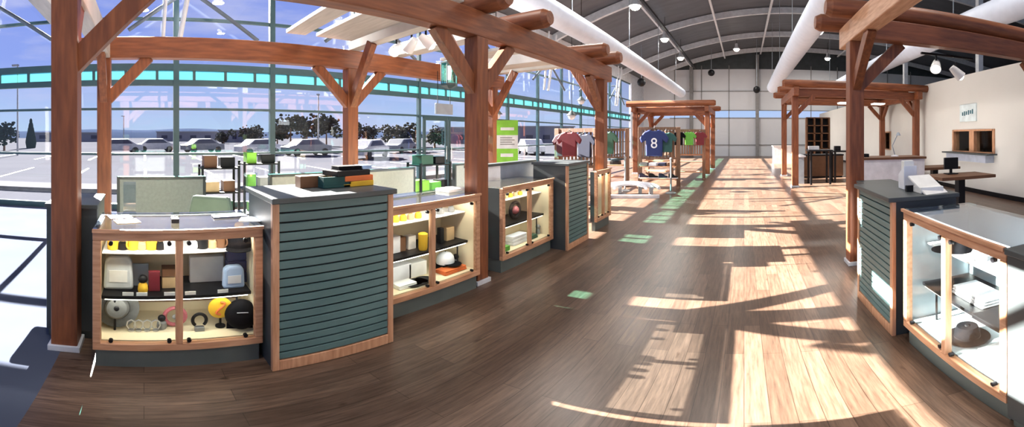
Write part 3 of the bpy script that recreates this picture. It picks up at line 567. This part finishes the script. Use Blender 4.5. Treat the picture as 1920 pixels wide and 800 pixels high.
# case 3
XC = X3 - .25
for i, px in enumerate((948, 957, 966, 975)): figurine(YEL if i % 2 else TAN, BRN, '%s figurine on the top shelf of the third case, %s from the left' % ('yellow' if i % 2 else 'tan', ['first', 'second', 'third', 'fourth'][i]), (XC, YX(px, XC), ZT), 'figurines on the third case top shelf', .09)
t = thing('wreath', 'large dark wreath with pink centre on the shelf of the third case', 'wreath', (XC + .03, YX(962, XC), ZM)); MB().path([Vector((0, .1 * math.sin(R(q)), .13 + .1 * math.cos(R(q)))) for q in range(0, 361, 20)], .024).build('ring', BLACK, t, smooth=True); MB().ball((0, 0, .13), .055).build('centre', PINK, t, smooth=True)
mug(GRY, 'grey mug at the top right of the third case', (XC, YX(1012, XC), ZT), None); mug(WPLAS, 'white mug beside the grey mug in the third case', (XC, YX(1021, XC), ZT), None)
folded(WPLAS, 'white folded towel on the floor of the third case', (XC + .05, YX(962, XC), ZF + .0), (.14, .3, .12)); folded(DGRN, 'dark green folded cloth beside the white towel', (XC + .09, YX(985, XC), ZF), (.1, .2, .05)); bx('olive_box', GRN, (.06, .1, .06), 'small green box on the floor of the third case at the left', (XC + .14, YX(948, XC + .14), ZF))
figurine(GRY, GRY, 'small grey figurine at the lower right of the third case', (XC + .04, YX(1004, XC), ZF), None, .14); folded(BFAB, 'black folded cloth on the third case shelf, right half', (XC, YX(1015, XC), ZM), (.15, .22, .03))
# case 5
XR = 1.08 + .25
h5 = hat(BFAB, 'black hat on the floor of the right display case', (XR - .02, 1.98, ZF + .0), 0, .95); 
cap(BFAB, 'black cap on the top shelf of the right display case', (XR, 2.12, ZT), 2.6, 1); 
mug(WPLAS, 'white mug on the top shelf of the right case', (XR, 1.86, ZT), None)
t = thing('tray', 'black square tray with a white ring emblem leaning in the right case', 'tray', (XR - .03, 1.56, ZM)); MB().box(-.13, .13, -.17, .17, 0, .03).build('tray_body', BLACK, t, bev=.006); MB().lathe([(.05, .031), (.05, .034), (.038, .034), (.038, .031)]).build('ring_emblem', WPLAS, t, smooth=True)
folded(WPLAS, 'white folded cloth on the shelf of the right case, behind the tray', (XR + .05, 1.95, ZM), (.2, .34, .06)); folded(WPLAS, 'white folded cloth on the right case floor, left of its front corner', (XR, 1.58, ZF), (.26, .3, .07)); folded(WPLAS, 'white folded cloth on the right case floor nearest the camera', (XR - .02, 1.40 + .1 - .06, ZF + .07), (.24, .14, .05))
# counter tops
bx('brown_box', BRN, (.10, .20, .085), 'small dark brown box on top of the big slatted counter', (XS - .38, YX(582, XS - .38), 1.23)); 
t = thing('tray', 'dark teal tray on the big slatted counter beside the brown box', 'tray', (XS - .36, YX(618, XS - .36), 1.23)); MB().box(-.12, .12, -.11, .11, 0, .02).build('tray_base', TEALM, t, bev=.004); b = MB(); b.box(-.12, .12, -.11, -.1, .02, .08); b.box(-.12, .12, .1, .11, .02, .08); b.box(-.12, -.11, -.1, .1, .02, .08); b.box(.11, .12, -.1, .1, .02, .08); b.build('tray_wall', TEALM, t)
for k, (m, z, s_, lb) in enumerate(((YEL, 0, .26, 'yellow flat box at the base of the stack on the big slatted counter'), (ORG, .04, .25, 'orange flat box in the middle of the stack on the slatted counter'), (BLACK, .08, .3, 'black flat box on top of the stack on the slatted counter'))):
    bx('flat_box', m, (.2, s_, .04), lb, (XS - .34, YX(660, XS - .34) + (-.05 if k == 2 else 0), 1.23 + z), 'box', .05 * k)
folded(BFAB, 'black folded cloth lying on the box stack on the slatted counter', (XS - .34, YX(650, XS - .34), 1.35), (.14, .2, .03)); folded(LBLU, 'pale blue folded cloth on the topmost box of the stack', (XS - .34, YX(670, XS - .34) + .04, 1.35), (.12, .12, .03))
for px, l_, m in ((225, 'dark maroon', MAR), (240, 'pale tan', TAN)): bx('leaflet', m, (.12, .16, .004), l_ + ' leaflet on the glass top of the left end case', (X1 - .38 + (.14 if m is TAN else 0), YX(px, X1 - .38), 1.027), 'leaflet', .3)
bx('notepad', NAVY, (.09, .24, .01), 'long dark notepad on the right of the left end case top', (X1 - .33, YX(430, X1 - .33), 1.027), 'notepad', .05)
bx('card_reader', BLACK, (.09, .05, .03), 'small black card reader in the middle of the left end case top', (X1 - .22, YX(328, X1 - .22), 1.027), 'card reader')
bx('leaflet', WPLAS, (.14, .2, .004), 'white leaflet at the right end of the left case top', (X1 - .2, YX(478, X1 - .2), 1.027), 'leaflet', -.4)
t = thing('sign_holder', 'clear acrylic sign holder standing at the right end of the left case', 'sign holder', (X1 - .45, YX(470, X1 - .45), 1.027)); MB().box(-.05, .05, -.06, .06, 0, .01).build('foot', CGLASS, t); MB().box(-.005, .005, -.05, .05, .01, .3).build('panel', glass('acrylic', (.8, .85, .92), 1.6), t)
t = thing('sign_holder', 'clear acrylic sign holder at the left end of the left case', 'sign holder', (X1 - .47, YX(243, X1 - .47), 1.027)); MB().box(-.05, .05, -.05, .05, 0, .01).build('foot', CGLASS, t); MB().box(-.005, .005, -.045, .045, .01, .24).build('panel', MATS['acrylic'], t)
bx('paper_stack', PAPER, (.2, .25, .03), 'paper stack on the glass top of the second display case', (X2 - .35, YX(845, X2 - .35), 1.027), 'paper')
# screen behind case 3
t = thing('sneeze_guard', 'grey and white screen panels standing behind the third display case', 'screen', (-3.12, 3.55, 0)); MB().box(-.03, .03, 0, .62, 0, 1.2).build('white_panel', WPLAS, t); MB().box(-.03, .03, .63, 1.5, 0, 1.2).build('grey_panel', mat('grey_blue_panel', (.22, .25, .32), .4), t); MB().box(-.06, .06, -.02, 1.52, 1.2, 1.235).build('cap_rail', DARK, t)
# right counter top goods
t = thing('brochure_holder', 'white upright brochure holder on the right slatted counter', 'brochure holder', (1.36, 2.98, 1.15)); MB().prism([(-.06, 0), (.06, 0), (.06, .12), (-.06, .2)], .12, (0, 0, 0), (0, 1, 0), (0, 0, 1)).build('holder', WPLAS, t, bev=.003); MB().box(-.045, .045, -.03, .03, .05, .24).build('leaflets', PAPER, t)
o = MB().box(-.11, .11, -.14, .14, 0, .012).build('booklet', PAPER); reg(o, 'open white booklet leaning on the right slatted counter, front one', 'booklet', (1.42, 2.72, 1.20)); o.rotation_euler = (R(28), 0, .2)
bx('booklet', PAPER, (.2, .16, .05), 'stack of white booklets beneath the leaning booklet', (1.42, 2.72, 1.15), 'booklet'); bx('phone', BLACK, (.07, .04, .05), 'small black gadget beside the upright brochure holder', (1.30, 2.80, 1.15), 'gadget')

# ================================================================== BEHIND THE LEFT COUNTERS
def partition(a, c, m, lab, X=-4.25, z=1.15):
    t = thing('partition_panel', lab, 'partition', (X, a, 0), 0, 'office partition panels'); MB().box(-.03, .03, 0, c - a, .1, z - .03).build('fabric_panel', m, t, bev=.006)
    MB().box(-.035, .035, -.01, c - a + .01, z - .03, z).build('top_rail', DARK, t); MB().box(-.035, .035, -.03, 0, 0, z).build('end_rail', DARK, t); MB().box(-.035, .035, c - a, c - a + .03, 0, z).build('end_rail', DARK, t)
partition(-.27, .66, PARTG, 'grey green partition panel behind the left end case'); partition(1.47, 2.6, PARTC, 'cream partition panel behind the big slatted counter'); partition(2.67, 3.6, PARTC, 'cream partition panel beside the rear middle post'); partition(4.5, 5.3, PARTC, 'cream partition panel left of the front middle post')
def rack(loc, wd, h, lab, n, items, fm=BLACK):
    t = thing('shelf_rack', lab, 'rack', loc, 0, 'merchandise racks by the glass'); b = MB()
    for y in (0, wd):
        for x in (-.3, 0): b.box(x - .015, x + .015, y - .015, y + .015, 0, h)
    b.build('frame', fm, t)
    for k in range(n): MB().box(-.31, .01, -.01, wd + .01, .15 + (h - .2) * k / (n - 1), .17 + (h - .2) * k / (n - 1)).build('shelf', fm, t)
    for i, (sh, y, m, s, lb) in enumerate(items):
        bx('boxed_goods', m, (s[0], s[1], s[2]), lb, (loc[0] - .15, loc[1] + y, .17 + (h - .2) * sh / (n - 1)), 'goods', 0, 'boxed goods on the racks')
rack((-5.05, .78, 0), .5, 1.2, 'black shelf rack with brown goods right of the grey partition', 4, ((3, .12, BRN, (.2, .18, .16), 'brown boxed goods on the first rack top, left'), (3, .36, BLACK, (.2, .2, .14), 'black boxed goods on the first rack top, right'), (2, .14, TAN, (.2, .2, .14), 'tan boxed goods on the first rack middle shelf'), (2, .38, BRN, (.2, .16, .15), 'brown boxed goods on the first rack middle shelf'), (1, .25, DGRN, (.2, .36, .2), 'dark green goods low on the first rack')))
rack((-5.05, 1.36, 0), .5, 1.25, 'black shelf rack with lime green goods behind the counters', 4, ((3, .12, LIME, (.2, .14, .15), 'lime green goods on the second rack top, left'), (3, .36, BLACK, (.2, .2, .12), 'black goods on the second rack top, right'), (2, .12, LIME, (.2, .12, .2), 'lime green goods on the second rack middle shelf'), (2, .34, GRY, (.2, .2, .15), 'grey goods on the second rack middle shelf'), (1, .25, LIME, (.2, .3, .14), 'lime green goods low on the second rack')))
rack((-4.2, 3.72, 0), .62, 1.2, 'dark rack with lime green goods near the entrance', 3, ((2, .17, DGRN, (.22, .24, .14), 'dark green goods on the entrance rack top, left'), (2, .45, BLACK, (.2, .2, .11), 'black goods on the entrance rack top, right'), (1, .12, LIME, (.22, .18, .26), 'lime green goods on the entrance rack, left'), (1, .36, GRN, (.22, .2, .22), 'leaf green goods on the entrance rack, middle'), (1, .54, BLACK, (.2, .12, .24), 'black goods on the entrance rack, right')))
def office_chair(loc, rot, m, lab):
    t = thing('office_chair', lab, 'chair', loc, rot, 'office chairs behind the left counters')
    for k in range(5): a = k * 2 * PI / 5; MB().beam((0, 0, .09), (.28 * math.cos(a), .28 * math.sin(a), .06), .04, .03).build('foot', BLACK, t); MB().ball((.28 * math.cos(a), .28 * math.sin(a), .03), .03, 1).build('castor', BLACK, t)
    MB().tube((0, 0, .08), (0, 0, .44), .03).build('column', BLACK, t); MB().box(-.24, .24, -.24, .24, .44, .52).build('seat', m, t, bev=.03)
    MB().prism([(-.2, .62), (.2, .62), (.22, .85), (.17, 1.08), (-.17, 1.08), (-.22, .85)], .07, (-.24, 0, 0)).build('backrest', m, t, bev=.025); MB().beam((-.2, 0, .48), (-.27, 0, .75), .06, .03).build('back_bar', BLACK, t)
office_chair((-3.62, -.62, 0), PI, mat('dark_green_fabric', (.07, .11, .10), .9), 'dark green office chair behind the left end case, at its left'); office_chair((-3.45, .70, 0), 2.6, MATS['dark_green_fabric'], 'dark green office chair in front of the brown rack'); office_chair((-3.55, 1.42, 0), 3.6, mat('grey_fabric', (.2, .22, .23), .9), 'grey office chair in front of the lime green rack')
t = thing('standing_banner', 'tall green and white standing banner beyond the middle post', 'banner', (-4.6, 6.45, 0), math.atan2(6.45, -4.6) + PI)
MB().box(-.01, .01, -.22, .22, .1, 1.93).build('banner_sheet', WPLAS, t); MB().box(.011, .014, -.22, .22, 1.62, 1.93).build('green_header', LIME, t); MB().box(.011, .014, -.22, .22, 1.0, 1.34).build('green_footer', LIME, t)
b = MB()
for k in range(4): b.box(.011, .014, -.15, .15 - .05 * (k % 2), 1.42 + k * .045, 1.44 + k * .045)
b.build('text_lines', GRY, t); MB().box(.015, .017, -.14, .12, 1.17, 1.24).build('white_print', WPLAS, t); MB().box(.015, .017, -.14, .14, 1.72, 1.78).build('white_print', WPLAS, t)
MB().box(-.06, .06, -.24, .24, 0, .1).build('base', STEEL, t); MB().tube((-.03, 0, .1), (-.03, 0, 1.92), .01).build('pole', STEEL, t)
# ---------------- clothing racks
def jersey(loc, m, lab, s=1, num=None, rot=0):
    t = thing('jersey', lab, 'jersey', loc, rot, 'jerseys hung on the wooden racks'); t.scale = (s, s, s)
    pr = [(-.24, -.72), (.24, -.72), (.25, -.25), (.37, -.34), (.43, -.2), (.30, -.02), (.12, .06), (.07, .02), (-.07, .02), (-.12, .06), (-.30, -.02), (-.43, -.2), (-.37, -.34), (-.25, -.25)]
    MB().prism(pr, .09, (0, 0, 0), (1, 0, 0)).build('shirt', m, t, bev=.03)
    MB().path([Vector((-.14, 0, .02)), Vector((0, 0, .09)), Vector((.14, 0, .02))], .01).build('hanger', BLACK, t); MB().path([Vector((0, 0, .09)), Vector((0, 0, .16)), Vector((0, .05, .17))], .006).build('hook', STEEL, t)
    if num:
        cu = bpy.data.curves.new('n', 'FONT'); cu.body = num; cu.size = .42; cu.extrude = .004; cu.align_x = 'CENTER'; q = bpy.data.objects.new('n', cu); COL.objects.link(q)
        me = bpy.data.meshes.new_from_object(q.evaluated_get(bpy.context.evaluated_depsgraph_get())); bpy.data.objects.remove(q)
        me.materials.append(WPLAS); o = bpy.data.objects.new('number', me); COL.objects.link(o); o.parent = t; o.location = (0, -.052, -.48); o.rotation_euler = (R(90), 0, 0)
    return t
def gondola(loc, wd, h, lab, rot=0, nsh=2):
    t = thing('clothing_rack', lab, 'rack', loc, rot, 'wooden clothing racks'); z = TZ2
    for x in (-wd / 2, wd / 2): MB().box(x - .06, x + .06, -.05, .05, 0, h).build('upright', z, t, bev=.005)
    MB().box(-wd / 2, wd / 2, -.04, .04, h - .09, h).build('top_rail', z, t); MB().box(-wd / 2, wd / 2, -.03, .03, .88, .94).build('middle_rail', z, t); b = MB(); q_ = int(wd / .11)
    for k in range(q_): b.box(-wd / 2 + .08 + (wd - .16) * k / q_, -wd / 2 + .08 + (wd - .16) * k / q_ + .05, .0, .02, .94, h - .09)
    b.build('slat_back', z, t)
    for x in (-wd / 2, wd / 2): MB().box(x - .04, x + .04, -.45, .45, 0, .06).build('foot', z, t)
    for k in range(nsh): MB().box(-wd / 2 + .05, wd / 2 - .05, -.38, .1, .28 + .38 * k, .31 + .38 * k).build('shelf', OX, t)
    return t
TZ2 = mat('grey_brown_timber', (.22, .12, .07), .6, (.14, .07, .04), 4, (9, 9, 1))
def shoe(loc, m, lab, rot):
    t = thing('shoe', lab, 'shoe', loc, rot, 'dark shoes on the middle rack'); MB().prism([(-.14, 0), (.15, 0), (.15, .05), (.06, .07), (-.02, .13), (-.13, .14)], .09, (0, 0, .02), (1, 0, 0)).build('upper', m, t, bev=.02); MB().box(-.15, .16, -.048, .048, 0, .022).build('sole', WPLAS, t); return t
gondola((-3.75, 8.0, 0), 1.05, 1.78, 'wooden clothing rack with the red and maroon jerseys, nearest the glass', -.1)
jersey((-3.82, 7.76, 1.66), RED, 'red jersey hung at the front of the nearest wooden rack', .72, rot=0); jersey((-4.06, 7.92, 1.62), MAR, 'maroon jersey left behind the red one', .7, rot=-.1); jersey((-3.5, 7.88, 1.62), NAVY, 'navy jersey right behind the red one', .7, rot=-.1)
gondola((-4.25, 11.7, 0), 1.1, 1.85, 'wooden clothing rack with the dark green jersey', .05)
jersey((-4.35, 11.58, 1.7), DGRN, 'dark green jersey with pale crest on the second wooden rack', .95)
gondola((-2.62, 11.6, 0), 1.2, 1.88, 'wooden clothing rack with the blue jersey in the hall middle', .12)
jersey((-2.72, 11.36, 1.74), BLU, 'royal blue jersey with a white number on the middle rack', 1.05, '8', .12); jersey((-2.38, 11.49, 1.68), TEALM, 'dark teal jersey half behind the blue one', .8, rot=.12)
for k in range(4): shoe((-3.05 + .3 * k, 11.32 + .03 * k, .31), (NAVY, BLACK, NAVY, BLACK)[k], 'dark shoe on the lower shelf of the middle rack, %s from the left' % ['first', 'second', 'third', 'fourth'][k], .2)
for k, (m, n_) in enumerate(((GRY, 'grey'), (WPLAS, 'white'), (NAVY, 'navy'), (BRN, 'brown'))): folded(m, n_ + ' folded shirt on the upper shelf of the middle rack', (-3.03 + .28 * k, 11.34 + .03 * k, .69), (.24, .26, .1), 'folded shirts on the middle rack')
for k, (m, n_) in enumerate(((TEALM, 'teal'), (GRY, 'grey'), (BLACK, 'black'))): folded(m, n_ + ' folded shirt on the green jersey rack', (-4.6 + .3 * k, 11.55, .69), (.24, .24, .12), 'folded shirts on the green jersey rack')
gondola((-1.98, 14.0, 0), 1.0, 1.85, 'wooden clothing rack with black, green and red garments', .1)
for k, (m, n_) in enumerate(((BFAB, 'black'), (GRN, 'green'), (RED, 'red'))): jersey((-2.36 + .38 * k, 13.64 + .09 * k, 1.72), m, n_ + ' jersey on the rack beside the aisle', .62, rot=.1)
gondola((-3.2, 14.2, 0), 1.0, 1.8, 'wooden clothing rack behind the blue jersey rack', -.2); jersey((-3.3, 14.05, 1.66), PINK, 'dusty red garment on the rack behind the blue jersey', .8)
t = thing('curved_bench', 'white curved low bench made of arched bands near the racks', 'bench', (-2.95, 9.6, 0), .3)
for k in range(3): MB().path([Vector(((.42 + .17 * k) * math.cos(R(q)), (.42 + .17 * k) * math.sin(R(q)), .22 + .06 * math.sin(R(q)))) for q in range(0, 181, 12)], .045).build('arched_band', WPLAS, t, smooth=True)
for q in (0, 60, 120, 180): MB().box(.55 * math.cos(R(q)) - .05, .55 * math.cos(R(q)) + .05, .55 * math.sin(R(q)) - .05, .55 * math.sin(R(q)) + .05, 0, .24).build('leg', GRY, t)
MB().box(-.75, .75, -.3, -.2, 0, .08).build('base_bar', WPLAS, t)
for px, lab in ((1172, 'thin steel stanchion left of the blue jersey rack'), (1258, 'thin steel stanchion in front of the blue jersey rack')):
    t = thing('stanchion', lab, 'stanchion', (*AZ(px, 11.1 if px < 1200 else 10.6), 0), 0, 'steel stanchions'); MB().lathe([(.15, 0), (.15, .02), (.03, .05)]).build('base', GRY, t, smooth=True); MB().tube((0, 0, .04), (0, 0, .95), .025).build('pole', GRY, t); MB().ball((0, 0, .97), .04).build('knob', GRY, t)

# ================================================================== RIGHT SIDE
t = thing('reception_desk', 'white fronted reception desk with brown top behind the right post', 'desk', (1.95, 6.35, 0))
MB().box(0, 1.3, 0, .5, .08, 1.18).build('front_panel', WPLAS, t, bev=.004); MB().box(-.03, 1.33, -.02, .6, 1.18, 1.22).build('desk_top', BRN, t, bev=.004); MB().box(.03, 1.27, .03, .48, 0, .08).build('toe_kick', DARK, t)
t = thing('desk_lamp', 'thin steel desk lamp with bent arm on the reception desk', 'lamp', (2.75, 6.6, 1.22)); MB().lathe([(.07, 0), (.07, .015), (.015, .03)]).build('base', WPLAS, t, smooth=True); MB().path([Vector((0, 0, .03)), Vector((-.05, 0, .2)), Vector((.06, 0, .42))], .009).build('arm', STEEL, t); MB().lathe([(.02, .03), (.05, -.03), (.04, -.03)], (.07, 0, .42)).build('lamp_shade', STEEL, t, smooth=True)
bx('telephone', BLACK, (.14, .14, .06), 'black telephone on the left end of the reception desk', (2.15, 6.6, 1.22), 'telephone')
def table(loc, sx_, sy_, h, lab, m=BRN, ped=True):
    t = thing('table', lab, 'table', loc, 0, 'dark tables on the right side'); MB().box(-sx_ / 2, sx_ / 2, -sy_ / 2, sy_ / 2, h - .05, h).build('table_top', m, t, bev=.005)
    if ped: MB().box(-.06, .06, -.06, .06, .04, h - .05).build('pedestal', BLACK, t); MB().box(-.28, .28, -.28, .28, 0, .04).build('base', BLACK, t, bev=.01)
    else:
        for x in (-1, 1):
            for y in (-1, 1): MB().box(x * (sx_ / 2 - .08) - .03, x * (sx_ / 2 - .08) + .03, y * (sy_ / 2 - .08) - .03, y * (sy_ / 2 - .08) + .03, 0, h - .05).build('leg', BLACK, t)
    return t
table((3.3, 5.2, 0), 1.0, .6, .98, 'dark brown high table nearest the ticket openings'); table((3.75, 6.9, 0), .9, .6, .98, 'dark brown high table behind the nearer one')
t = thing('monitor', 'black monitor seen from behind on the dark high table', 'monitor', (3.22, 5.35, .98)); MB().box(-.1, .1, -.07, .07, 0, .015).build('stand', BLACK, t); MB().box(-.02, .02, -.01, .02, .01, .12).build('neck', BLACK, t); MB().box(-.13, .13, -.02, .02, .08, .27).build('screen', BLACK, t, bev=.006)
t = thing('wall_sign', 'pale blue square sign with slanted dark word on the right wall', 'sign', (RX, 9.15, 2.27)); MB().box(-.04, -.002, -.42, .42, -.25, .25).build('board', mat('pale_sign_face', (.78, .88, .90), .4), t, bev=.004)
b = MB()
for k, q in enumerate((.25, .15, .05, -.06, -.16, -.26)): b.obox((-.045, q, -.0 - .10 * q), (.006, .06, .10 + .03 * (k % 2)))
b.build('dark_lettering', cm('sign_ink', (.05, .16, .20)), t)
bar = table((2.5, 12.55, 0), .8, .7, 1.15, 'tall black bar table under the far right pergola', BLACK, False); table((3.35, 12.9, 0), .7, .6, 1.1, 'second tall black bar table under the far right pergola', BLACK, False)
bx('white_box', WPLAS, (.35, .2, .12), 'white box on the tall bar table under the far right pergola', (2.3, 12.5, 1.15)); bx('black_box', BLACK, (.2, .2, .16), 'black box on the second bar table', (3.2, 12.85, 1.10))
t = thing('shelving_unit', 'dark brown open cube shelving far back under the right pergola', 'shelving', (4.0, 20.5, 0)); b = MB()
for x in (-.62, -.2, .2, .62): b.box(x - .04, x + .04, -.2, .2, 0, 2.6)
for k in range(7): b.box(-.64, .64, -.2, .2, .05 + .42 * k, .1 + .42 * k)
b.build('frame', BRN, t); MB().box(-.64, .64, .2, .23, 0, 2.6).build('back_panel', BLACK, t)
t = thing('glass_counter', 'white topped glass counter left under the far right pergola', 'counter', (1.75, 12.6, 0)); MB().box(0, .25, 0, 1.2, 0, .9).build('body', STEEL, t); MB().box(-.04, .3, -.04, 1.25, .9, .95).build('top', WPLAS, t)
t = thing('high_cabinet', 'brown cabinet behind the bar tables under the far pergola', 'cabinet', (2.2, 14.3, 0)); MB().box(0, 1.6, 0, .5, .06, .85).build('body', BRN, t, bev=.005); MB().box(-.02, 1.62, -.02, .52, .85, .9).build('top', BLACK, t); MB().box(.03, 1.57, .03, .47, 0, .06).build('toe_kick', BLACK, t)
for i, (X, Y) in enumerate(((3.6, 13.4), (4.9, 13.4))):
    t = thing('panel_light', 'flat glowing white panel light under the far right pergola, %s one' % ('left', 'right')[i], 'lamp', (X, Y, 2.78), 0, 'panel lights under the far pergola'); MB().box(-.2, .2, -.2, .2, 0, .03).build('diffuser', BULB, t); MB().box(-.22, .22, -.22, .22, .03, .05).build('housing', WHITE, t); MB().tube((0, 0, .05), (0, 0, .345), .008).build('cord', BLACK, t)
t = thing('long_counter', 'white counter and boxes at the far end of the aisle', 'counter', (1.7, 22, 0)); MB().box(0, 1.2, 0, .8, 0, 1.0).build('body', WPLAS, t); MB().box(-.05, 1.25, -.05, .85, 1.0, 1.05).build('top', WHITE, t)
